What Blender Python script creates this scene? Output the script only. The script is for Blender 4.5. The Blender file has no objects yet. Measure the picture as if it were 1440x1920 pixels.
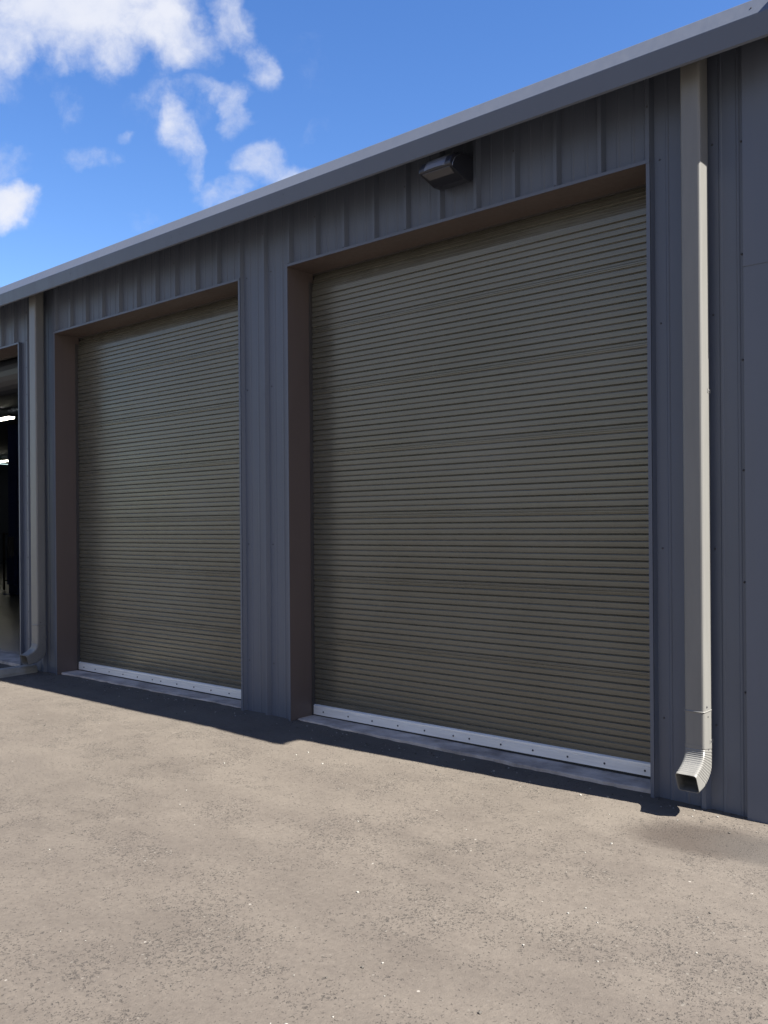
import bpy, bmesh, math, random
from mathutils import Vector, Matrix
random.seed(7)
S = bpy.context.scene
COL = S.collection

# ------------------------------------------------------------------ camera
YAW = math.radians(40.65); ROLL = .0077; CAMH = 1.564; CAMD = 4.90
Fv = Vector((-math.sin(YAW), math.cos(YAW), 0)); Rv = Vector((math.cos(YAW), math.sin(YAW), 0)); Zv = Vector((0, 0, 1))
cx_ = Rv * math.cos(ROLL) - Zv * math.sin(ROLL)
cy_ = Rv * math.sin(ROLL) + Zv * math.cos(ROLL)
m = Matrix((cx_, cy_, -Fv)).transposed().to_4x4()
m.translation = (0, -CAMD, CAMH)
cam = bpy.data.cameras.new('camera'); cam.sensor_width = 36; cam.lens = 1660 / 1920 * 36
cam.shift_y = 28.5 / 1920; cam.clip_start = .05; cam.clip_end = 6000
co = bpy.data.objects.new('camera', cam); COL.objects.link(co); co.matrix_world = m
S.camera = co

# ------------------------------------------------------------------ view, sun, sky
S.view_settings.view_transform = 'Standard'; S.view_settings.look = 'None'
S.view_settings.gamma = 1; S.view_settings.use_curve_mapping = False
S.view_settings.exposure = 2.0
SUN = Vector((1, .084, 1.215)).normalized()
sl = bpy.data.lights.new('sun', 'SUN'); sl.energy = 5.0; sl.angle = math.radians(.5); sl.color = (1, .94, .84)
so = bpy.data.objects.new('sun', sl); COL.objects.link(so); so.rotation_euler = SUN.to_track_quat('Z', 'Y').to_euler()
so.location = (20, 0, 30)

class NT:
    def __init__(s, tree): s.t = tree; s.n = tree.nodes; s.l = tree.links
    def new(s, typ, ins=None, **props):
        nd = s.n.new(typ)
        for k, v in props.items(): setattr(nd, k, v)
        for k, v in (ins or {}).items():
            if hasattr(v, 'is_output') or isinstance(v, bpy.types.NodeSocket): s.l.new(v, nd.inputs[k])
            else: nd.inputs[k].default_value = v
        return nd
    def math(s, op, a, b=0., c=None, clamp=False):
        nd = s.n.new('ShaderNodeMath'); nd.operation = op; nd.use_clamp = clamp
        for i, v in enumerate((a, b) if c is None else (a, b, c)):
            if isinstance(v, bpy.types.NodeSocket): s.l.new(v, nd.inputs[i])
            else: nd.inputs[i].default_value = v
        return nd.outputs[0]
    def mapr(s, v, a, b, c=0., d=1., smooth=False):
        nd = s.n.new('ShaderNodeMapRange'); s.l.new(v, nd.inputs[0])
        if smooth: nd.interpolation_type = 'SMOOTHSTEP'
        for i, x in enumerate((a, b, c, d)): nd.inputs[i + 1].default_value = x
        return nd.outputs[0]
    def noise(s, vec, scale, detail=4, rough=.5, dist=0.):
        nd = s.n.new('ShaderNodeTexNoise'); s.l.new(vec, nd.inputs['Vector'])
        nd.inputs['Scale'].default_value = scale; nd.inputs['Detail'].default_value = detail
        nd.inputs['Roughness'].default_value = rough; nd.inputs['Distortion'].default_value = dist
        return nd.outputs[0]
    def mixc(s, f, a, b, blend='MIX'):
        nd = s.n.new('ShaderNodeMix'); nd.data_type = 'RGBA'; nd.blend_type = blend
        for i, v in ((0, f), (6, a), (7, b)):
            if isinstance(v, bpy.types.NodeSocket): s.l.new(v, nd.inputs[i])
            else: nd.inputs[i].default_value = v if i == 0 else (*v[:3], 1)
        return nd.outputs[2]
    def scalevec(s, vec, sc, rot=(0, 0, 0)):
        nd = s.n.new('ShaderNodeMapping'); s.l.new(vec, nd.inputs[0]); nd.inputs['Scale'].default_value = sc
        nd.inputs['Rotation'].default_value = rot
        return nd.outputs[0]

w = bpy.data.worlds.new('World'); S.world = w; w.use_nodes = True
W = NT(w.node_tree); W.n.clear()
sky = W.new('ShaderNodeTexSky', sky_type='NISHITA', sun_disc=False)
sky.sun_elevation = math.asin(SUN.z); sky.sun_rotation = math.atan2(SUN.x, SUN.y)
sky.altitude = 0; sky.air_density = 1.0; sky.dust_density = .3; sky.ozone_density = 1.3
hs = W.new('ShaderNodeHueSaturation', {'Hue': .512, 'Saturation': 1.30, 'Value': 1.10, 'Color': sky.outputs[0]})
# clouds: soft patches fixed in compass direction and height above the horizon
tc = W.new('ShaderNodeTexCoord')
def dot(v): return W.new('ShaderNodeVectorMath', {0: tc.outputs['Generated'], 1: tuple(v)}, operation='DOT_PRODUCT').outputs['Value']
df = W.math('MAXIMUM', dot(Fv), .02)
u_ = W.math('DIVIDE', dot(Rv), df); v_ = W.math('DIVIDE', dot(Zv), df)
cv = W.new('ShaderNodeCombineXYZ', {0: u_, 1: v_}).outputs[0]
wn = W.new('ShaderNodeTexNoise', {'Vector': cv, 'Scale': 9., 'Detail': 5., 'Roughness': .55})
off = W.new('ShaderNodeVectorMath', {0: wn.outputs['Color'], 1: (.5, .5, .5)}, operation='SUBTRACT').outputs[0]
off = W.new('ShaderNodeVectorMath', {0: off, 'Scale': .10}, operation='SCALE').outputs[0]
cvd = W.new('ShaderNodeVectorMath', {0: cv, 1: off}, operation='ADD').outputs[0]
def uv(px, py):
    a = (px - 720) / 1660; b = (988.5 - py) / 1660
    return a * math.cos(ROLL) + b * math.sin(ROLL), -a * math.sin(ROLL) + b * math.cos(ROLL)
BL = [(120, 22, 260, 120, 0, 1.25), (275, 48, 145, 72, -20, 1.1), (150, 72, 190, 84, 4, 1.05), (20, 92, 110, 84, 15, 1.1), (-120, 60, 300, 150, 0, 1.2),
      (430, 30, 60, 95, 20, .75), (475, 110, 40, 70, 5, .7), (405, 165, 90, 34, -8, .62), (438, 195, 34, 62, 15, .78), (300, 130, 60, 30, 10, .3), (590, 120, 60, 90, 0, .25),
      (340, 245, 55, 80, 22, .85), (375, 300, 34, 60, 10, .6), (500, 290, 62, 58, -20, 1.0), (545, 320, 50, 40, -30, 1.0), (440, 345, 80, 36, 15, .62),
      (10, 380, 70, 58, 0, 1.3), (170, 300, 85, 34, -8, .55), (10, 295, 60, 50, -30, .5), (120, 190, 50, 60, 0, .42), (230, 262, 26, 26, 0, .45),
      (600, 250, 40, 30, 0, .3), (330, 190, 120, 80, 0, .40), (290, 410, 90, 40, -15, .35)]
acc = None
for (px, py, rx, ry, an, st) in BL:
    a, b = uv(px, py)
    mp = W.new('ShaderNodeMapping', {0: cvd}, vector_type='TEXTURE')
    mp.inputs['Location'].default_value = (a, b, 0); mp.inputs['Rotation'].default_value = (0, 0, math.radians(an))
    mp.inputs['Scale'].default_value = (rx / 1660 * 1.25, ry / 1660 * 1.25, 1)
    g = W.new('ShaderNodeTexGradient', {0: mp.outputs[0]}, gradient_type='SPHERICAL')
    q = W.math('MULTIPLY', W.mapr(g.outputs['Fac'], 0, .75, 0, 1, True), st)
    acc = q if acc is None else W.math('MAXIMUM', acc, q)
n1 = W.noise(cvd, 11, 9, .62); n2 = W.noise(cvd, 5, 3, .5)
den = W.math('ADD', acc, W.math('MULTIPLY', W.math('SUBTRACT', n1, .5), 1.7))
den = W.math('ADD', den, W.math('MULTIPLY', W.math('SUBTRACT', W.noise(W.scalevec(cv, (1, .8, 1), (0, 0, .5)), 34, 8, .65, .4), .5), .75))
den = W.math('ADD', den, W.math('MULTIPLY', W.math('SUBTRACT', n2, .5), .5))
cl = W.math('MULTIPLY', W.mapr(den, .18, 1.45, 0, .97, True), W.mapr(acc, .0, .45, 0, 1, True))
front = W.math('GREATER_THAN', dot(Fv), .03)
cl = W.math('MULTIPLY', cl, front)
# unseen white cloud added beside and behind the viewer to neutralise the ambient light
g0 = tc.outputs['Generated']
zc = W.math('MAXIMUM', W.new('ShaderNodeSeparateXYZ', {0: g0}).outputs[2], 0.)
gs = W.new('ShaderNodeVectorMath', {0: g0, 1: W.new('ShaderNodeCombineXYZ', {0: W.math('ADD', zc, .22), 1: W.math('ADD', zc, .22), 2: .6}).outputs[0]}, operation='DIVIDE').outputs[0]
fill_cloud = W.math('ADD', W.math('MULTIPLY', W.noise(gs, 1.1, 7, .58), .75), W.math('MULTIPLY', W.noise(gs, .45, 2, .5), .25))
fill_cloud = W.mapr(fill_cloud, .49, .61, 0, .9, True)
fill_cloud = W.math('MULTIPLY', fill_cloud, W.mapr(dot(Fv), .62, .35, 0, 1, True))
fill_cloud = W.math('MULTIPLY', fill_cloud, W.mapr(zc, 0, .05, .35, 1, True))
cloudc = W.mixc(W.mapr(n2, .35, .65), (3.7, 3.95, 4.7), (4.4, 4.5, 4.9))
skyf = W.mixc(cl, hs.outputs[0], cloudc)
skyf = W.mixc(fill_cloud, skyf, (4.2, 4.05, 3.9))
fill_haze = W.math('MULTIPLY', W.mapr(zc, .0, .60, .88, 0, True), W.mapr(dot(Fv), .35, .0, 0, 1, True))  # unseen pale horizon haze added behind the viewer, neutralising door reflections and ambient
skyf = W.mixc(fill_haze, skyf, (3.1, 3.0, 2.9))
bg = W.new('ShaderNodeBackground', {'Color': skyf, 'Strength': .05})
W.new('ShaderNodeOutputWorld', {'Surface': bg.outputs[0]})

# ------------------------------------------------------------------ materials
def mat(name, col, rough=.5, metal=0., spec=.5, fn=None):
    mt = bpy.data.materials.new(name); mt.use_nodes = True
    T = NT(mt.node_tree); b = T.n['Principled BSDF']
    b.inputs['Base Color'].default_value = (*col, 1); b.inputs['Roughness'].default_value = rough
    b.inputs['Metallic'].default_value = metal; b.inputs['Specular IOR Level'].default_value = spec
    if fn: fn(T, b)
    return mt
def bump(T, b, h, strength, dist):
    bp = T.new('ShaderNodeBump', {'Height': h, 'Strength': strength, 'Distance': dist}); T.l.new(bp.outputs[0], b.inputs['Normal'])
def painted(c, vary=.10, rough=.42, wav=.5):
    def fn(T, b):
        g = T.new('ShaderNodeNewGeometry').outputs['Position']
        n = T.noise(T.scalevec(g, (1.2, 1.2, .35)), 1.6, 5, .6)
        n3 = T.noise(T.scalevec(g, (14, 14, .8)), 2.0, 4, .6)
        f = T.math('ADD', T.math('MULTIPLY', n, .6), T.math('MULTIPLY', n3, .4))
        lo = tuple(x * (1 - vary) for x in c); hi = tuple(x * (1 + vary) for x in c)
        T.l.new(T.mixc(T.mapr(f, .3, .7), lo, hi), b.inputs['Base Color'])
        T.l.new(T.mapr(n3, .3, .7, rough - .06, rough + .08), b.inputs['Roughness'])
        bump(T, b, T.noise(T.scalevec(g, (3.5, 3.5, 1.1)), 1.5, 2, .4), wav, .006)
    return fn
WALLC = (.078, .092, .124); TRIMC = (.083, .096, .127)
M = {}
M['wall'] = mat('wall_paint', WALLC, fn=painted(WALLC))
M['trim'] = mat('trim_paint', TRIMC, fn=painted(TRIMC, .06, .4, .35))
M['reveal_shade'] = mat('trim_paint_shaded', TRIMC, fn=painted((.100, .078, .072), .10, .45, .25))  # same trim paint, recess shade and warm ground bounce put into the colour
def ds_fn(T, b):
    g = T.new('ShaderNodeNewGeometry').outputs['Position']
    n = T.noise(T.scalevec(g, (9, 9, .9)), 2, 5, .6)
    T.l.new(T.mixc(T.mapr(n, .35, .7), (.138, .138, .134), (.156, .156, .151)), b.inputs['Base Color'])
    bump(T, b, T.noise(T.scalevec(g, (6, 6, 2.2)), 2, 2, .4), .3, .003)
M['downspout'] = mat('downspout_paint', (.3, .29, .27), .4, fn=ds_fn)
M['screw'] = mat('screw_dark', (.05, .05, .06), .45, .3)
def door_fn(T, b):
    g = T.new('ShaderNodeNewGeometry').outputs['Position']
    st = T.noise(T.scalevec(g, (.7, .7, 60)), 2.0, 5, .65)
    bl = T.noise(T.scalevec(g, (.8, .8, 1.1)), 1.3, 4, .6)
    c = T.mixc(T.mapr(bl, .3, .7), (.121, .117, .095), (.148, .144, .120))
    dust = T.mapr(T.new('ShaderNodeSeparateXYZ', {0: g}).outputs[2], .1, 1.0, .45, 0, True)
    c = T.mixc(T.math('MULTIPLY', dust, T.mapr(bl, .3, .65)), c, (.128, .116, .090))
    T.l.new(c, b.inputs['Base Color'])
    T.l.new(T.mapr(T.math('ADD', T.math('MULTIPLY', st, .65), T.math('MULTIPLY', bl, .35)), 0.38, .62, .17, .38), b.inputs['Roughness'])
    h = T.math('ADD', T.math('MULTIPLY', T.noise(T.scalevec(g, (1.1, 1.1, 5)), 1.6, 3, .5), 1.0), T.math('MULTIPLY', st, .05))
    bump(T, b, h, .28, .006)
M['door'] = mat('door_enamel', (.11, .108, .09), .22, .45, .6, fn=door_fn)
def alu_fn(T, b):
    g = T.new('ShaderNodeNewGeometry').outputs['Position']
    st = T.noise(T.scalevec(g, (1.5, 1.5, 30)), 2, 5, .6)
    T.l.new(T.mixc(T.mapr(st, .3, .7), (.66, .66, .66), (.82, .81, .79)), b.inputs['Base Color'])
M['alu'] = mat('aluminium', (.7, .72, .75), .42, .25, .5, fn=alu_fn)
M['rubber'] = mat('rubber_seal', (.02, .02, .02), .8)
M['guide'] = mat('guide_steel', (.045, .042, .042), .55)
def conc_fn(c1, c2, sc=1.):
    def fn(T, b):
        g = T.new('ShaderNodeNewGeometry').outputs['Position']
        n = T.noise(g, 3.5 * sc, 8, .65); n2 = T.noise(g, 60 * sc, 4, .6)
        T.l.new(T.mixc(T.mapr(n, .35, .68), c1, c2), b.inputs['Base Color'])
        bump(T, b, T.math('ADD', n, T.math('MULTIPLY', n2, .3)), .5, .006)
    return fn
M['slab'] = mat('slab_concrete', (.2, .19, .18), .85, fn=conc_fn((.20, .17, .15), (.56, .49, .43)))
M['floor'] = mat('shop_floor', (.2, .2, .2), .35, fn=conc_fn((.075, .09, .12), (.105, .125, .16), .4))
M['block'] = mat('curb_concrete', (.42, .40, .36), .8, fn=conc_fn((.22, .21, .185), (.30, .285, .25), 2))
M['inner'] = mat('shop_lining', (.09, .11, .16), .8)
M['coil'] = mat('coil_sheet', (.012, .015, .022), .5)
M['lens'] = mat('lamp_lens', (.10, .10, .11), .3, 0, .4)
M['bronze'] = mat('lamp_housing', (.022, .024, .034), .3, .2, .6)
M['visor'] = mat('lamp_visor', (.13, .135, .155), .38, .3, .6)
M['blue'] = mat('lift_blue', (.05, .08, .28), .4)
M['board'] = mat('board_pale', (.30, .30, .26), .6)
M['black'] = mat('black_paint', (.012, .012, .012), .5)
M['rack'] = mat('rack_brown', (.07, .05, .04), .6)
M['yellow'] = mat('bin_yellow', (.25, .19, .03), .5)
M['steel'] = mat('steel', (.35, .35, .36), .35, .8)
M['tube'] = mat('lamp_tube', (1, 1, 1), .5)
tb = NT(M['tube'].node_tree).n['Principled BSDF']
tb.inputs['Emission Color'].default_value = (1, .95, .76, 1); tb.inputs['Emission Strength'].default_value = 5

def ground_fn(T, b):
    g = T.new('ShaderNodeNewGeometry').outputs['Position']
    sp = T.new('ShaderNodeSeparateXYZ', {0: g})
    big = T.noise(g, .55, 4, .55); mid = T.noise(T.scalevec(g, (1, 1.6, 1), (0, 0, .5)), 1.7, 6, .6)
    fine = T.noise(g, 38, 6, .7); gr = T.noise(g, 130, 3, .6)
    c = T.mixc(T.mapr(big, .35, .65), (0.0626, 0.0534, 0.0448), (0.0750, 0.0646, 0.0549))
    c = T.mixc(T.mapr(mid, .38, .64), c, (0.0850, 0.0737, 0.0621))
    c = T.mixc(T.mapr(fine, .3, .7), c, T.mixc(1., c, (1.26, 1.26, 1.26), 'MULTIPLY'))
    c = T.mixc(T.mapr(T.noise(g, 17, 6, .75), .35, .66), T.mixc(1., c, (.90, .89, .885), 'MULTIPLY'), c)
    # worn patches where the binder has gone and the dark pits between the stones show
    ms = T.noise(T.scalevec(g, (1, 1.5, 1), (0, 0, -.4)), 1.25, 5, .65)
    ms2 = T.noise(g, 6.5, 4, .6)
    mk = T.mapr(T.math('ADD', T.math('MULTIPLY', ms, .62), T.math('MULTIPLY', ms2, .38)), .47, .58)
    pn = T.noise(T.scalevec(g, (1, 1.35, 1), (0, 0, .7)), 74, 3, .5, 0)
    wv = T.new('ShaderNodeTexNoise', {'Vector': g, 'Scale': 60., 'Detail': 2.})
    wo = T.new('ShaderNodeVectorMath', {0: wv.outputs['Color'], 'Scale': .022}, operation='SCALE').outputs[0]
    gw = T.new('ShaderNodeVectorMath', {0: g, 1: wo}, operation='ADD').outputs[0]
    def dots(scale, rad, lo, hi):
        v = T.new('ShaderNodeTexVoronoi', {'Vector': gw, 'Scale': scale})
        sc_ = T.new('ShaderNodeSeparateColor', {0: v.outputs['Color']})
        rr = T.math('MULTIPLY', sc_.outputs[0], rad)
        on = T.math('GREATER_THAN', T.mapr(mk, 0, 1, lo, hi), sc_.outputs[1])
        return T.math('MULTIPLY', on, T.mapr(T.math('SUBTRACT', rr, v.outputs['Distance']), 0, .12))
    pits = T.math('MAXIMUM', T.math('MULTIPLY', dots(125., .70, .10, .70), .8), T.math('MULTIPLY', dots(58., .52, .01, .34), .85))
    c = T.mixc(T.math('MULTIPLY', pits, .72), c, (.026, .022, .019))
    pn2 = T.noise(T.scalevec(g, (1.25, 1, 1), (0, 0, .35)), 34, 3, .6)
    pits2 = T.math('MULTIPLY', T.mapr(pn2, .60, .70), T.mapr(mk, .35, 1, 0, 1))
    c = T.mixc(T.math('MULTIPLY', pits2, .8), c, (.030, .027, .023))
    pits = T.math('MAXIMUM', pits, pits2)
    # pale stones
    vo = T.new('ShaderNodeTexVoronoi', {'Vector': g, 'Scale': 60.})
    rnd = T.new('ShaderNodeSeparateColor', {0: vo.outputs['Color']}).outputs[0]
    st = T.math('MULTIPLY', T.math('LESS_THAN', vo.outputs['Distance'], .34), T.math('GREATER_THAN', rnd, .955))
    c = T.mixc(T.math('MULTIPLY', st, T.mapr(mk, 0, 1, .25, .8)), c, (0.1398, 0.1282, 0.1119))
    vo2 = T.new('ShaderNodeTexVoronoi', {'Vector': g, 'Scale': 21.})
    rnd2 = T.new('ShaderNodeSeparateColor', {0: vo2.outputs['Color']}).outputs[1]
    st2 = T.math('MULTIPLY', T.math('LESS_THAN', vo2.outputs['Distance'], .13), T.math('GREATER_THAN', rnd2, .985))
    c = T.mixc(st2, c, (0.2013, 0.1869, 0.1680))
    # damp brown stain where the downspout drains
    def blob(x, y, rx, ry, rot=0):
        mp = T.new('ShaderNodeMapping', {0: g}, vector_type='TEXTURE')
        mp.inputs['Location'].default_value = (x, y, 0); mp.inputs['Scale'].default_value = (rx, ry, 50); mp.inputs['Rotation'].default_value = (0, 0, rot)
        gd = T.new('ShaderNodeTexGradient', {0: mp.outputs[0]}, gradient_type='SPHERICAL').outputs['Fac']
        return T.mapr(T.math('ADD', gd, T.math('MULTIPLY', T.math('SUBTRACT', mid, .5), .9)), .12, .62, 0, 1, True)
    c = T.mixc(T.math('MULTIPLY', blob(-1.70, -.48, .50, .36, .4), .92), c, (0.0347, 0.0268, 0.0214))
    c = T.mixc(T.math('MULTIPLY', blob(-1.35, -.42, .55, .32), .75), c, (0.0419, 0.0364, 0.0316))
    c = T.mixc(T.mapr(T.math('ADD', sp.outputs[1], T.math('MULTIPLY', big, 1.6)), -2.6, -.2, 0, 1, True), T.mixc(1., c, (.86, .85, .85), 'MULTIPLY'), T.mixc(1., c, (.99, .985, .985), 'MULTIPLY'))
    # dusty pale strip along the wall
    dy = T.math('MULTIPLY', T.mapr(sp.outputs[1], -1.1, -.35, 0, 1, True), T.mapr(mid, .3, .6, .25, .9))
    dy = T.math('MULTIPLY', dy, T.mapr(sp.outputs[0], -1.9, -2.2, 0, 1, True))
    dy = T.math('MULTIPLY', dy, T.mapr(sp.outputs[1], -.33, -.22, 1, .0, True))
    c = T.mixc(T.math('MULTIPLY', dy, .5), c, (0.0995, 0.0866, 0.0723))
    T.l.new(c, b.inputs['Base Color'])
    h = T.math('SUBTRACT', T.math('ADD', T.math('MULTIPLY', fine, .45), T.math('MULTIPLY', gr, .25)), T.math('MULTIPLY', pits, .9))
    h = T.math('ADD', h, T.math('MULTIPLY', st, .3))
    bump(T, b, h, .8, .008)
    T.l.new(T.mapr(fine, .3, .7, .72, .95), b.inputs['Roughness'])
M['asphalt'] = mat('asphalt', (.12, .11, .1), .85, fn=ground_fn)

# ------------------------------------------------------------------ mesh helpers
class MB:
    def __init__(s): s.bm = bmesh.new(); s.mi = 0
    def face(s, pts):
        f = s.bm.faces.new([s.bm.verts.new(p) for p in pts]); f.material_index = s.mi; return f
    def box(s, x0, x1, y0, y1, z0, z1, bev=0.):
        r = bmesh.ops.create_cube(s.bm, size=1)
        for v in r['verts']:
            v.co = (x0 + (v.co.x + .5) * (x1 - x0), y0 + (v.co.y + .5) * (y1 - y0), z0 + (v.co.z + .5) * (z1 - z0))
        fs = {f for v in r['verts'] for f in v.link_faces}
        for f in fs: f.material_index = s.mi
        if bev:
            es = list({e for v in r['verts'] for e in v.link_edges})
            bmesh.ops.bevel(s.bm, geom=es, offset=bev, segments=2, affect='EDGES', profile=.5, material=-1)
        return s
    def dome(s, x, y, z, r, h, axis=(0, -1, 0), seg=8):
        q = Vector(axis).to_track_quat('Z', 'Y').to_matrix()
        rings = []
        for rr, hh in ((1.5, 0), (1.5, .15), (1, .2), (.9, .75), (.5, 1)):
            rings.append([s.bm.verts.new(Vector((x, y, z)) + q @ Vector((rr * r * math.cos(a), rr * r * math.sin(a), hh * h)))
                          for a in [2 * math.pi * i / seg for i in range(seg)]])
        for a, b in zip(rings, rings[1:]):
            for i in range(seg):
                f = s.bm.faces.new((a[i], a[(i + 1) % seg], b[(i + 1) % seg], b[i])); f.material_index = s.mi
        f = s.bm.faces.new(rings[-1]); f.material_index = s.mi
    def extrude_x(s, prof, x0, x1, closed=True, caps=True):
        a = [s.bm.verts.new((x0, y, z)) for y, z in prof]; b = [s.bm.verts.new((x1, y, z)) for y, z in prof]
        n = len(prof)
        for i in range(n if closed else n - 1):
            j = (i + 1) % n
            f = s.bm.faces.new((a[i], a[j], b[j], b[i])); f.material_index = s.mi
        if closed and caps:
            for q in (a[::-1], b):
                f = s.bm.faces.new(q); f.material_index = s.mi
        return a, b
    def build(s, name, mats, parent=None, smooth=False, bevel=0.):
        bmesh.ops.recalc_face_normals(s.bm, faces=s.bm.faces) if not getattr(s, 'norecalc', False) else None
        me = bpy.data.meshes.new(name); s.bm.to_mesh(me); s.bm.free()
        for x in (mats if isinstance(mats, (list, tuple)) else [mats]): me.materials.append(x)
        o = bpy.data.objects.new(name, me); COL.objects.link(o)
        if parent: o.parent = parent
        if smooth:
            for p in me.polygons: p.use_smooth = True
        if bevel:
            md = o.modifiers.new('bevel', 'BEVEL'); md.width = bevel; md.segments = 2; md.limit_method = 'ANGLE'; md.angle_limit = math.radians(35)
        return o
def tag(o, label=None, cat=None, group=None, kind=None):
    if label: o['label'] = label
    if cat: o['category'] = cat
    if group: o['group'] = group
    if kind: o['kind'] = kind
    return o
def empty(name, loc=(0, 0, 0)):
    o = bpy.data.objects.new(name, None); COL.objects.link(o); o.location = loc; o.empty_display_size = .1; return o
def local(o, root):           # geometry is written in place; shift it so the thing's origin is its base
    o.data.transform(Matrix.Translation(-Vector(root.location)))

# ------------------------------------------------------------------ ground
def lerp_tab(t, x):
    if x <= t[0][0]: return t[0][1]
    for (a, va), (b, vb) in zip(t, t[1:]):
        if x <= b: return va + (vb - va) * (x - a) / (b - a)
    return t[-1][1]
GT = [(-14, -.01), (-10, .0), (-9.2, .012), (-8.8, .015), (-6, .022), (-5.5, .024), (-5.1, .012), (-4, -.002), (-2.2, -.012), (-1.9, -.02), (-1.5, -.032), (0, -.03)]
from mathutils import noise as mn
def gz(x, y):
    e = lerp_tab(GT, x)
    k = 1 if y > -.35 else max(0, 1 - (-.35 - y) / 1.6)
    z = e * k + .006 * mn.noise(Vector((x * .9, y * .9, 0))) * (0 if y > 0 else min(1, -y * 3))
    z += .0035 * mn.noise(Vector((x * 7, y * 7, 3)))
    # slumped lip of asphalt against the slab
    return z
g = MB()
xs = [-900, -300, -100, -40, -25, -18] + [-14 + .1 * i for i in range(0, 161)] + [4, 8, 20, 60, 200, 900]
ys = [-900, -300, -100, -40, -20, -12, -8, -6] + [-5 + .1 * i for i in range(0, 42)] + [-.9 + .05 * i for i in range(1, 18)] + [0.0, .035, .07, .11]
ys = sorted(set(round(y, 3) for y in ys)); xs = sorted(set(round(x, 3) for x in xs))
def edge_y(x):        # ragged front where asphalt meets the slab in the door recesses
    return 0
vv = [[g.bm.verts.new((x, y, gz(x, y) if -15 < x < 4 and y > -6 else 0)) for y in ys] for x in xs]
for i in range(len(xs) - 1):
    for j in range(len(ys) - 1):
        g.bm.faces.new((vv[i][j], vv[i + 1][j], vv[i + 1][j + 1], vv[i][j + 1]))
# the rest of the plain beside and behind the building
for q in (((-900, .11), (-41, .11), (-41, 900), (-900, 900)), ((-1.43, .11), (900, .11), (900, 900), (-1.43, 900)), ((-41, 15.3), (-1.43, 15.3), (-1.43, 900), (-41, 900))):
    g.face([(x, y, -.004) for x, y in q])
tag(g.build('asphalt_ground', M['asphalt'], smooth=True), 'worn tan grey asphalt yard in front of the metal building', None, None, 'structure')

# ------------------------------------------------------------------ the building
B = empty('metal_building', (-1.42, 0, 0))
tag(B, 'long dark grey ribbed metal workshop building with roll-up doors and box gutter', 'building')
def part(mb, name, mats, parent=None, **k):
    o = mb.build(name, mats, None, **k)
    root = parent or B
    o.parent = root
    wx = Vector(B.location)
    o.data.transform(Matrix.Translation(-wx))
    return o

OPEN = [(-5.205, -2.180), (-8.823, -5.812), (-12.63, -9.625)]
OH = 3.66; WT = 4.17
PAN = .032
XL, XR = -40., -1.60
prof = []
k = 0
ribs = []
while True:
    xk = -2.172 + .3025 - .3025 * k if False else -2.174 - .3025 * (k - 2)
    k += 1
    if xk < XL + .2: break
    if xk > XR - .03: continue
    ribs.append(xk)
for xk in ribs:
    for dx, y in ((-.030, PAN), (-.012, 0.), (.012, 0.), (.030, PAN), (.095, PAN), (.101, PAN - .0035), (.111, PAN - .0035), (.117, PAN), (.190, PAN), (.196, PAN - .0035), (.206, PAN - .0035), (.212, PAN)):
        x = xk + dx
        if x < XR: prof.append((x, y))
prof += [(XL, PAN), (XR, PAN)]
def yat(x):
    P = sorted(prof)
    for (a, ya), (b, yb) in zip(P, P[1:]):
        if a <= x <= b: return ya + (yb - ya) * (x - a) / max(1e-6, b - a)
    return PAN
extra = []
for a, b in OPEN: extra += [(a, yat(a)), (b, yat(b))]
P = sorted(set(prof + extra))
wb = MB(); wb.norecalc = True
vc = {}
def V(x, y, z):
    kx = (round(x, 5), round(y, 5), round(z, 5))
    if kx not in vc: vc[kx] = wb.bm.verts.new((x, y, z))
    return vc[kx]
for (a, ya), (b, yb) in zip(P, P[1:]):
    mid = (a + b) / 2
    opened = any(o0 < mid < o1 for o0, o1 in OPEN)
    zs = [OH, WT] if opened else [-.06, OH, WT]
    for z0, z1 in zip(zs, zs[1:]):
        wb.bm.faces.new((V(a, ya, z0), V(b, yb, z0), V(b, yb, z1), V(a, ya, z1)))
wb.mi = 1
def screw(x, y, z, r=.0042): wb.dome(x, y, z, r, .006)
for i, xk in enumerate(ribs):
    if xk < -14: break
    if any(a - .03 < xk + .06 < b + .03 for a, b in OPEN):
        if i % 3 == 1: screw(xk, 0, 3.99)
        if i % 2 == 1: screw(xk, 0, 3.685)
    else:
        for z in (3.675, 2.73, 1.43, .45): screw(xk + .062, PAN, z)
        screw(xk, 0, 3.99)
zz = .35
while zz < 4.0:
    screw(-9.44, PAN if abs(yat(-9.44)) > .01 else yat(-9.44), zz); zz += .3025
part(wb, 'wall_panel', [M['wall'], M['screw']])

# inner liner behind openings + other walls, roof
o = MB()
for x0, x1 in ((XL, -12.66), (-9.595, -8.853), (-5.782, -5.235), (-2.15, -1.46)): o.box(x0, x1, .075, .085, -.06, 4.1)
for x0, x1 in ((-12.66, -9.595), (-8.853, -5.782), (-5.235, -2.15)): o.box(x0, x1, .075, .085, 3.72, 4.1)
o.box(XL, -1.44, 15.2, 15.28, -.06, 4.66)
o.box(XL, XL + .08, .1, 15.2, -.06, 4.6)
part(o, 'inner_lining', M['inner'])
sw = MB()
yy = .0; zt = lambda y: 4.2 + (y * .08 if y < 7.6 else .608 - (y - 7.6) * .03)
y = .14; pts = [(.0, 0)]
while y < 15.1:
    pts += [(y - .03, 0), (y - .012, .032), (y + .012, .032), (y + .03, 0)]; y += .3025
pts.append((15.28, 0))
for (a, xa), (b, xb) in zip(pts, pts[1:]):
    sw.face([(-1.46 + xa, a, -.06), (-1.46 + xb, b, -.06), (-1.46 + xb, b, zt(b)), (-1.46 + xa, a, zt(a))])
part(sw, 'side_wall', M['wall'])
rf = MB()
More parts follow.
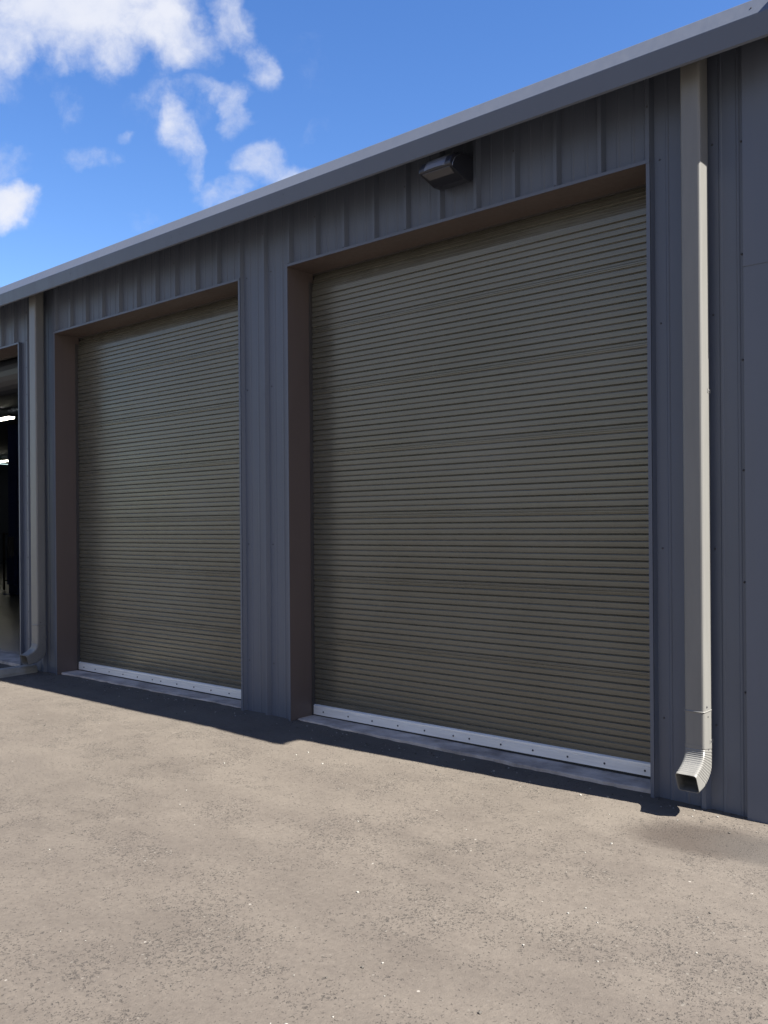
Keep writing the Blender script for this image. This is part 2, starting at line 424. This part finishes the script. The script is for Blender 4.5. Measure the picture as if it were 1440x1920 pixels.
rf.face([(XL, -.02, 4.29), (-1.40, -.02, 4.29), (-1.40, 7.6, 4.90), (XL, 7.6, 4.90)])
rf.face([(XL, 7.6, 4.90), (-1.40, 7.6, 4.90), (-1.40, 15.4, 4.70), (XL, 15.4, 4.70)])
rf.mi = 1
rf.face([(XL, .0, 4.17), (-1.44, .0, 4.17), (-1.44, 7.6, 4.80), (XL, 7.6, 4.80)])
rf.face([(XL, 7.6, 4.80), (-1.44, 7.6, 4.80), (-1.44, 15.3, 4.62), (XL, 15.3, 4.62)])
part(rf, 'roof', [M['wall'], M['inner']])

# corner trim: two lapped lengths
ct = MB()
def cprof(z0, z1, off):
    pr = [(-1.640, .018), (-1.634, -.004 - off), (-1.424 + off, -.004 - off), (-1.424 + off, .20), (-1.430 + off, .20), (-1.430 + off, .004), (-1.630, .004)]
    a = [ct.bm.verts.new((x, y, z0)) for x, y in pr]; b = [ct.bm.verts.new((x, y, z1)) for x, y in pr]
    n = len(pr)
    for i in range(n): ct.bm.faces.new((a[i], a[(i + 1) % n], b[(i + 1) % n], b[i]))
    ct.bm.faces.new(a[::-1]); ct.bm.faces.new(b)
cprof(-.06, 2.985, 0.); cprof(2.955, 4.16, .0035)
ct.mi = 1
for z in (.65, 1.25, 1.86, 2.46, 3.035, 3.648): ct.dome(-1.652, PAN - .002, z, .0045, .007)
part(ct, 'corner_trim', [M['trim'], M['screw']], bevel=.0015)

# gutter: sculptured box profile
G = MB()
top, fold, bot = (-.233, 4.240), (-.285, 4.136), (-.262, 4.013)
gp = [(0.0, 4.165), (-.245, 4.034), (-.262, 4.018), bot, (-.273, 4.020), (-.285, 4.132), fold, (-.2845, 4.139), top, (-.230, 4.243), (-.215, 4.243), (-.220, 4.205), (-.250, 4.200), (-.270, 4.130), (-.250, 4.05), (-.02, 4.172), (-.02, 4.286), (0.0, 4.286)]
joints = [XL, -31, -24.8, -18.6, -12.40, -6.30, -1.392]
G.extrude_x(gp, XL, -1.392)
G.mi = 1
for x, p in ((-1.50, (-.262, 4.186)), (-4.95, (-.281, 4.10)), (-8.02, (-.279, 4.085)), (-6.36, (-.279, 4.085)), (-6.24, (-.279, 4.085))):
    G.dome(x, p[0] + .001, p[1], .0035, .004)
gut = part(G, 'gutter', [M['trim'], M['screw']])
ge = MB(); ge.box(-1.392, -1.389, -.283, -.002, 4.05, 4.22)
part(ge, 'end_cap', M['trim'], gut)
# small curled tab under the gutter beside the corner
tb_ = MB()
pts = []
for i in range(9):
    t = i / 8; pts.append((-1.512 + .085 * t ** .8, -.012 - .03 * math.sin(t * 3.1), 4.142 - .075 * t))
for a, b in zip(pts, pts[1:]):
    tb_.face([a, b, (b[0], b[1] - .004, b[2] - .028), (a[0], a[1] - .004, a[2] - .006)])
    tb_.face([(a[0], a[1] - .002, a[2]), (b[0], b[1] - .002, b[2]), b, a])
part(tb_, 'flashing_tab', M['downspout'], gut)

# door openings: jamb and header trims
CY = .26
for a, b in OPEN:
    f = MB()
    # jamb faces (returns) and narrow face flanges, header
    f.box(a - .022, a, -.006, CY + .02, -.05, OH); f.box(b, b + .022, -.006, CY + .02, -.05, OH)
    f.box(a - .022, b + .022, -.009, CY + .02, OH, OH + .02)
    f.mi = 1
    f.face([(a + .0006, -.0045, -.05), (a + .0006, CY + .02, -.05), (a + .0006, CY + .02, OH - .001), (a + .0006, -.0045, OH - .001)])
    f.face([(b - .0006, -.0045, -.05), (b - .0006, CY + .02, -.05), (b - .0006, CY + .02, OH - .001), (b - .0006, -.0045, OH - .001)])
    f.face([(a + .001, -.0075, OH - .0006), (b - .001, -.0075, OH - .0006), (b - .001, CY + .02, OH - .0006), (a + .001, CY + .02, OH - .0006)])
    fo = part(f, 'door_frame', [M['trim'], M['reveal_shade']])
    hd = MB(); hd.box(a - .05, b + .05, CY + .02, CY + .05, OH - .012, OH + .5)
    part(hd, 'header_plate', M['guide'])

# the two closed roll-up doors
def conv(z): return 1.564 + (z - 1.564) * 1.0118
SE = [conv(z) for z in (.150, .652, 1.155, 1.657, 2.162, 2.664, 3.166, 3.668)]
def curtain(a, b, zb):
    pr = []
    zlist = []
    for s0, s1 in zip(SE, SE[1:]):
        for j in range(12): zlist.append((s0 + .0248 + .0417 * j, j))
        if s0 != SE[0]: zlist.append((s0, 'seam'))
    zlist = sorted([q for q in zlist if zb + .02 < q[0] < conv(3.475)], key=lambda q: q[0])
    pr.append((CY, zb)); last = zb
    for z, j in zlist:
        if j == 'seam':
            pr += [(CY - .0005, z - .011), (CY - .0045, z - .0095), (CY - .0045, z - .0015), (CY + .0008, z + .0005), (CY + .0008, z + .003), (CY - .003, z + .0045), (CY - .003, z + .009), (CY, z + .0105)]
            last = z + .0105
            continue
        hw, dp = (.0066, .0100) if j % 2 == 0 else (.0060, .0066)
        m1 = (last + z - hw) / 2
        if z - hw - last > .015: pr += [(CY - .0003, m1)]
        pr += [(CY, z - hw), (CY + dp * .10, z - hw * .80), (CY + dp * .85, z - hw * .40), (CY + dp, z), (CY + dp * .85, z + hw * .40), (CY + dp * .10, z + hw * .80), (CY, z + hw)]
        last = z + hw
    zt_ = conv(3.55)
    pr += [(CY + .001, conv(3.482)), (CY + .008, zt_ - .008), (CY + .014, zt_ - .004), (CY + .016, zt_ + .004), (CY + .008, zt_ + .010), (CY + .016, zt_ + .04), (CY + .030, zt_ + .07), (CY + .060, zt_ + .13)]
    c = MB(); c.norecalc = True
    n = 14
    rows = []
    for i in range(n + 1):
        x = a + (b - a) * i / n
        rows.append([c.bm.verts.new((x, y + .0012 * mn.noise(Vector((x * 1.3, 0, z * 2.2))), z)) for y, z in pr])
    for r0, r1 in zip(rows, rows[1:]):
        for i in range(len(pr) - 1): c.bm.faces.new((r0[i], r1[i], r1[i + 1], r0[i + 1]))
    return c
def rollup(a, b, zbar, bolts, slabz):
    c = curtain(a + .012, b - .012, zbar + .075)
    d = part(c, 'roll_up_door', M['door'])
    bb = MB()
    x0, x1 = a + .014, b - .014
    z0 = zbar
    bb.extrude_x([(CY - .020, z0), (CY - .020, z0 + .054), (CY - .016, z0 + .0555), (CY - .016, z0 + .0605), (CY - .020, z0 + .062), (CY - .019, z0 + .074), (CY - .006, z0 + .080), (CY + .02, z0 + .080), (CY + .02, z0)], x0, x1)
    bb.mi = 1
    for x in bolts: bb.dome(x, CY - .020, z0 + .030, .0048, .007)
    bar = part(bb, 'bottom_bar', [M['alu'], M['screw']], d)
    sb = MB(); sb.box(x0, x1, CY - .012, CY + .012, slabz - .004, z0 - .001)
    part(sb, 'rubber_seal', M['rubber'], d)
    for x, s in ((a, 1), (b, -1)):
        gd = MB()
        gd.box(min(x + s * .002, x + s * .011), max(x + s * .002, x + s * .011), CY - .028, CY + .03, slabz - .004, conv(3.56))
        part(gd, 'guide_rail', M['guide'], d)
    return d
cs = 1.0118
bR = [x * cs for x in (-5.02, -4.748, -4.497, -4.241, -3.988, -3.729, -3.591, -3.33, -3.079, -2.822, -2.564, -2.298)]
bR = [x for x in bR if x > -5.17]
bL = [x * cs for x in (-8.60, -8.379, -8.117, -7.864, -7.612, -7.359, -7.219, -6.964, -6.703, -6.452, -6.196, -5.95)]
rd = rollup(*OPEN[0], .032, bR, .018)
rd['label'] = 'closed dark olive grey roll-up door under the wall light, nearer the camera'
ld = rollup(*OPEN[1], .045, bL, .033)
ld['label'] = 'closed dark olive grey roll-up door farther along the wall, next to the open bay'
# the third door is rolled up: its coil shows behind the header
cm = MB()
a, b = OPEN[2]
for i in range(24):
    t0, t1 = math.pi * 2 * i / 24, math.pi * 2 * (i + 1) / 24
    r = .235
    y0, z0, y1, z1 = CY + .30 + r * math.cos(t0), 3.52 + r * math.sin(t0), CY + .30 + r * math.cos(t1), 3.52 + r * math.sin(t1)
    cm.face([(a + .01, y0, z0), (b - .01, y0, z0), (b - .01, y1, z1), (a + .01, y1, z1)])
cr = part(cm, 'roll_up_door', M['coil'], smooth=True)
cr['label'] = 'third roll-up door, wound open above its bay'

# downspouts
def downspout(x0, x1, yf, yb, mt, straps, joint):
    d = MB()
    def ring(zf, zb, yf_, yb_, inset=0., r=.014):
        pts = []
        # rounded rectangle; front edge at (yf_, zf), back edge at (yb_, zb)
        for (cxx, t, a0) in ((x0 + r, 0, math.pi), (x1 - r, 0, 1.5 * math.pi), (x1 - r, 1, 0), (x0 + r, 1, .5 * math.pi)):
            for k_ in range(4):
                ang = a0 + k_ * math.pi / 6
                L = math.hypot(yb_ - yf_, zb - zf)
                tt = (r if t == 0 else L - r) / L + math.sin(ang) * r / L
                xx = cxx + math.cos(ang) * r
                tt = .5 + (tt - .5) * (1 - 2 * inset / L)
                xm = (x0 + x1) / 2
                pts.append((xm + (xx - xm) * (1 - 2 * inset / (x1 - x0)), yf_ + (yb_ - yf_) * tt, zf + (zb - zf) * tt))
        return [d.bm.verts.new(p) for p in pts]
    def skin(rs, close=False):
        for a_, b_ in zip(rs, rs[1:]):
            n = len(a_)
            for i in range(n): d.bm.faces.new((a_[i], a_[(i + 1) % n], b_[(i + 1) % n], b_[i]))
    zt0 = 4.02 + (.27 + yf) * .49 + .02
    zt1 = 4.02 + (.27 + yb) * .49 + .02
    r = [ring(zt0, zt1, yf, yb), ring(joint + .004, joint + .004, yf, yb)]
    skin(r)
    skin([ring(joint + .004, joint + .004, yf, yb, -.0005), ring(joint, joint, yf, yb, -.004), ring(joint - .006, joint - .006, yf, yb, -.0005), ring(.36, .36, yf, yb, .0)])
    body = part(d, 'downspout', [mt, M['screw']], smooth=False)
    # elbow
    d = MB()
    ctrl = [(yf, .362, yb, .362), (yf - .002, .33, yb, .30), (yf - .012, .300, yb - .006, .245), (yf - .038, .272, yb - .03, .20), (yf - .078, .250, yb - .072, .165), (yf - .118, .232, yb - .128, .142), (yf - .130, .226, yb - .205, .128)]
    def cat(i, t):
        p = [ctrl[max(0, min(len(ctrl) - 1, i + q))] for q in (-1, 0, 1, 2)]
        return [.5 * ((2 * p[1][c]) + (-p[0][c] + p[2][c]) * t + (2 * p[0][c] - 5 * p[1][c] + 4 * p[2][c] - p[3][c]) * t * t + (-p[0][c] + 3 * p[1][c] - 3 * p[2][c] + p[3][c]) * t ** 3) for c in range(4)]
    rs = []; n = 0
    for i in range(len(ctrl) - 1):
        for q in range(6):
            v = cat(i, q / 6); n += 1
            ins = -.0022 + (.0022 if 4 < n < 31 and n % 2 else 0)
            rs.append(ring(v[1], v[3], v[0], v[2], ins))
    v = cat(len(ctrl) - 2, 1.); rs.append(ring(v[1], v[3], v[0], v[2], -.003))
    skin(rs)
    rs2 = [ring(v[1], v[3], v[0], v[2], .0005)]
    for i in range(len(ctrl) - 2, 1, -1):
        v = cat(i, 0.); rs2.append(ring(v[1], v[3], v[0], v[2], .004))
    skin([rs[-1]] + rs2)
    el = part(d, 'elbow', mt, body)
    for z in straps:
        s_ = MB()
        s_.box(x1 - .001, x1 + .002, yb - .045, yb + .0, z - .011, z + .011)
        s_.mi = 1; s_.dome(x1 + .002, yb - .03, z, .003, .004, (1, 0, 0), 6)
        part(s_, 'strap', [mt, M['screw']], body)
    # pair of dark screws on the joints
    for yy_, zz_, rr_ in ((yf + .05, joint - .03, .003), (yf + .035, joint + .025, .0045), (yf + .055, .335, .003)):
        s_ = MB(); s_.dome(x1 + .001, yy_, zz_, rr_, .004, (1, 0, 0), 6)
        part(s_, 'screw', M['screw'], body)
    return body
r_ = downspout(-1.925, -1.814, -.135, -.012, M['downspout'], (2.30, .372), .545)
r_['label'] = 'near downspout with its side sunlit, right of the closed doors'
l_ = downspout(-9.125, -8.985, -.135, -.035, M['downspout'], (2.30, .41), .545)
l_['label'] = 'far downspout in full shade beside the open bay'

# floor slab with ragged front edge in the recesses, and shop floor
sl_ = MB()
def slabtop(x): return lerp_tab([(-13, .03), (-9, .033), (-5.8, .031), (-5.2, .022), (-2.1, .012), (-1.45, .0)], x)
x = -12.7; fr = []
while x < -1.46:
    n_ = mn.noise(Vector((x * 2.3, 1.7, 0))) * .016 + mn.noise(Vector((x * 11, 5, 0))) * .009 + mn.noise(Vector((x * 40, 5, 0))) * .004
    fr.append((x, .052 + n_ * 1.5)); x += .03
for (xa, ya), (xb, yb) in zip(fr, fr[1:]):
    if not any(o0 - .01 < (xa + xb) / 2 < o1 + .01 for o0, o1 in OPEN): continue
    za, zb = slabtop(xa), slabtop(xb)
    sl_.face([(xa, ya - .004, -.05), (xb, yb - .004, -.05), (xb, yb, zb - .004), (xa, ya, za - .004)])
    sl_.face([(xa, ya, za - .004), (xb, yb, zb - .004), (xb, yb + .008, zb), (xa, ya + .008, za)])
    sl_.face([(xa, ya + .008, za), (xb, yb + .008, zb), (xb, .5, zb), (xa, .5, za)])
so_ = sl_.build('slab_edge', M['slab']); tag(so_, 'pale rough concrete slab edge under the roll-up doors', None, None, 'structure')
fl = MB(); fl.box(XL + .1, -1.5, .5, 15.2, -.1, .012)
tag(fl.build('shop_floor', M['floor']), 'smooth grey concrete floor inside the open bay', None, None, 'structure')

# ------------------------------------------------------------------ wall light
L = empty('wall_light', (-3.52, 0, 3.82))
tag(L, 'dark wall light with pale lens mounted above the nearer roll-up door', 'light fixture')
def lpart(mb, name, mats, parent=None, **k):
    o = mb.build(name, mats, None, **k); o.parent = parent or L; local(o, L); return o
hx0, hx1 = -3.655, -3.395
h = MB()
h.extrude_x([(.030, 4.045), (-.05, 4.045), (-.17, 4.022), (-.235, 3.982), (-.262, 3.935), (-.262, 3.915), (-.240, 3.903), (-.10, 3.864), (-.02, 3.872), (.030, 3.90)], hx0, hx1)
lpart(h, 'housing', M['bronze'], bevel=.008)
vs = MB()
n = 10; rows = []
for i in range(n + 1):
    t = i / n
    row = []
    for j, (y, z) in enumerate(((-.175, 4.025), (-.238, 3.986), (-.267, 3.938), (-.267, 3.922))):
        xx = hx0 - .004 + (hx1 - hx0 + .008) * t
        e = abs(t - .5) * 2
        row.append(vs.bm.verts.new((xx, y + .03 * e ** 4, z - .012 * e ** 4)))
    rows.append(row)
for r0, r1 in zip(rows, rows[1:]):
    for i in range(3): vs.bm.faces.new((r0[i], r1[i], r1[i + 1], r0[i + 1]))
lpart(vs, 'visor', M['visor'], smooth=True)
ln = MB()
p0, p1 = Vector((0, -.250, 3.9085)), Vector((0, -.185, 3.888))
nrm = Vector((0, -.27, -.96)).normalized() * .005
a_, b_ = hx0 + .025, hx1 - .012
q = [Vector((a_, p0.y, p0.z)) + nrm, Vector((b_, p0.y, p0.z)) + nrm, Vector((b_ - .01, p1.y, p1.z)) + nrm, Vector((a_ + .01, p1.y, p1.z)) + nrm]
ln.face(q)
for i in range(4): ln.face([q[i], q[(i + 1) % 4], q[(i + 1) % 4] - nrm, q[i] - nrm])
lpart(ln, 'lens', M['lens'])
bp = MB(); bp.box(-3.62, -3.43, -.004, PAN, 3.90, 4.06, .006)
lpart(bp, 'back_plate', M['bronze'])
cd = MB(); cd.box(-3.49, -3.475, .018, .032, 3.70, 3.84, .004)

# ------------------------------------------------------------------ parking block by the far downspout
pb = empty('parking_block', (-9.2, -.9, 0))
tag(pb, 'cream concrete parking block lying square to the wall under the far downspout', 'parking block')
k_ = MB()
sec = [(-.085, -.01), (.085, -.01), (.078, .03), (.055, .075), (.045, .082), (-.045, .082), (-.055, .075), (-.078, .03)]

stations = [-.035, -.06] + [-.06 - .2 * i for i in range(1, 9)]
prev = None
for i, y_ in enumerate(stations):
    sc_ = .82 if i == 0 else 1.
    cur = [k_.bm.verts.new((-9.235 - .10 * (-y_ - .035) * -1 * 1.0 + u * sc_ + .002 * random.uniform(-1, 1), y_, w_ * sc_ + .002 * random.uniform(-1, 1) + .012)) for u, w_ in sec]
    if prev:
        for q in range(8): k_.bm.faces.new((prev[q], prev[(q + 1) % 8], cur[(q + 1) % 8], cur[q]))
    else: first = cur
    prev = cur
k_.bm.faces.new(first); k_.bm.faces.new(prev[::-1])

o = k_.build('block_body', M['block'], pb, bevel=.006); local(o, pb)

# ------------------------------------------------------------------ inside the open bay
def thing(name, label, cat, loc, group=None):
    e = empty(name, loc); tag(e, label, cat, group); return e
def tp(mb, name, mt, root, **k):
    o = mb.build(name, mt, None, **k); o.parent = root; local(o, root); return o
for (X, Y, lab) in ((-22.25, 6.0, 'nearer lit fluorescent strip light inside the open bay'), (-35.9, 12.7, 'farther lit fluorescent strip light deep inside the open bay')):
    lt = thing('strip_light', lab, 'ceiling light', (X, Y, 4.36), 'lit strip lights inside the open bay')
    b1 = MB(); b1.box(X - .75, X + .5, Y - .09, Y + .09, 4.44, 4.50); tp(b1, 'fitting', M['steel'], lt)
    for dy in (-.06, .06):
        b2 = MB(); b2.box(X - .74, X + .46, Y + dy - .02, Y + dy + .02, 4.40, 4.438); tp(b2, 'tube', M['tube'], lt)
    for dx in (-.6, .4):
        b3 = MB(); b3.box(X + dx - .004, X + dx + .004, Y - .004, Y + .004, 4.50, 4.66)
        tp(b3, 'hanger', M['steel'], lt)
LX, LY = -20.62, 5.6
lf = thing('lift_post', 'dark blue vehicle lift post standing inside the open bay', 'vehicle lift', (LX, LY, .012))
c_ = MB(); c_.box(LX - .24, LX + .24, LY - .16, LY - .13, .03, 4.1); c_.box(LX - .24, LX - .20, LY - .13, LY + .16, .03, 4.1); c_.box(LX + .20, LX + .24, LY - .13, LY + .16, .03, 4.1)
tp(c_, 'column', M['blue'], lf)
c_ = MB(); c_.box(LX - .30, LX + .30, LY - .28, LY + .28, .012, .032, .003); tp(c_, 'base_plate', M['blue'], lf)
c_ = MB(); c_.box(LX - .18, LX + .18, LY - .24, LY - .165, .25, .95, .01); tp(c_, 'carriage', M['blue'], lf)
for dx in (-.07, .08):
    c_ = MB()
    for q in range(3): c_.box(LX + dx - .022, LX + dx + .022, LY - .262, LY - .242, 1.02 + .11 * q, 1.10 + .11 * q, .004)
    c_.box(LX + dx - .015, LX + dx + .015, LY - .262, LY - .2, .9, 1.40)
    tp(c_, 'latch_strip', M['steel'], lf)
# shelf rack with a board on top, boxes and a bin
RX, RY = -21.9, 6.3
rk = thing('shelf_rack', 'brown metal shelf rack against the far side of the lift post', 'shelf', (RX, RY, .012))
for dx in (-.55, .55):
    for dy in (-.2, .2):
        c_ = MB(); c_.box(RX + dx - .02, RX + dx + .02, RY + dy - .02, RY + dy + .02, .012, 1.5); tp(c_, 'upright', M['rack'], rk)
for z in (.25, .8, 1.45):
    c_ = MB(); c_.box(RX - .57, RX + .57, RY - .22, RY + .22, z, z + .03); tp(c_, 'shelf', M['rack'], rk)
for (dx, z, w_, h_, mt, nm, lab) in ((.30, .28, .38, .28, 'yellow', 'storage_bin', 'dull yellow storage bin on the bottom shelf of the rack'),
                                   (.25, .83, .34, .34, 'rack', 'carton', 'brown carton at the right of the middle shelf of the rack'),
                                   (-.25, .83, .4, .26, 'inner', 'tool_case', 'dark tool case on the left of the middle shelf of the rack')):
    e = thing(nm, lab, nm.replace('_', ' '), (RX + dx, RY, z))
    c_ = MB(); c_.box(RX + dx - w_ / 2, RX + dx + w_ / 2, RY - .17, RY + .17, z, z + h_, .012); tp(c_, 'body', M[mt], e)
    c_ = MB(); c_.box(RX + dx - w_ / 2 - .01, RX + dx + w_ / 2 + .01, RY - .18, RY + .18, z + h_, z + h_ + .03, .006); tp(c_, 'lid', M[mt], e)
sg = thing('diamond_board', 'pale clipped-corner board with a black diamond on top of the shelf rack', 'sign', (RX, RY, 1.48))
c_ = MB()
X0, X1, Z0, Z1, ch = RX - .45, RX + .28, 1.485, 2.22, .16
ol = [(X0, Z0), (X1, Z0), (X1, Z1 - ch), (X1 - ch, Z1), (X0 + ch, Z1), (X0, Z1 - ch)]
a_ = [c_.bm.verts.new((x, RY - .012, z)) for x, z in ol]; b_ = [c_.bm.verts.new((x, RY + .012, z)) for x, z in ol]
c_.bm.faces.new(a_); c_.bm.faces.new(b_[::-1])
for i in range(6): c_.bm.faces.new((a_[i], b_[i], b_[(i + 1) % 6], a_[(i + 1) % 6]))
tp(c_, 'board', M['board'], sg)
c_ = MB(); mx, mz, d_ = (X0 + X1) / 2, (Z0 + Z1) / 2 - .02, .29
dm = [(mx - d_, mz), (mx, mz - d_), (mx + d_, mz), (mx, mz + d_)]
a_ = [c_.bm.verts.new((x, RY - .018, z)) for x, z in dm]; b_ = [c_.bm.verts.new((x, RY - .0125, z)) for x, z in dm]
c_.bm.faces.new(a_); c_.bm.faces.new(b_[::-1])
for i in range(4): c_.bm.faces.new((a_[i], b_[i], b_[(i + 1) % 4], a_[(i + 1) % 4]))
tp(c_, 'diamond', M['black'], sg)

# ------------------------------------------------------------------ loose grit on the asphalt
pg = MB()
for i in range(900):
    x = random.uniform(-9, 1.2); y = random.uniform(-3.8, -.03)
    if random.random() < .62: y = -.005 - abs(random.gauss(0, .16))
    r = random.choice((.0022, .003, .004, .0065)) * random.uniform(.7, 1.2)
    rr = bmesh.ops.create_icosphere(pg.bm, subdivisions=1, radius=r)
    mi = 0 if random.random() < .4 else 1
    for v in rr['verts']:
        v.co = Vector((v.co.x * random.uniform(.8, 1.3), v.co.y * random.uniform(.8, 1.3), v.co.z * .7)) + Vector((x, y, gz(x, y) + r * .3))
    for v in rr['verts']:
        for f_ in v.link_faces: f_.material_index = mi
M['pebble'] = mat('pebble_pale', (.20, .195, .18), .7); M['pebble2'] = mat('pebble_dark', (.055, .05, .044), .8)
tag(pg.build('loose_grit', [M['pebble'], M['pebble2']]), 'scattered pale and dark grit on the asphalt', None, None, 'stuff')
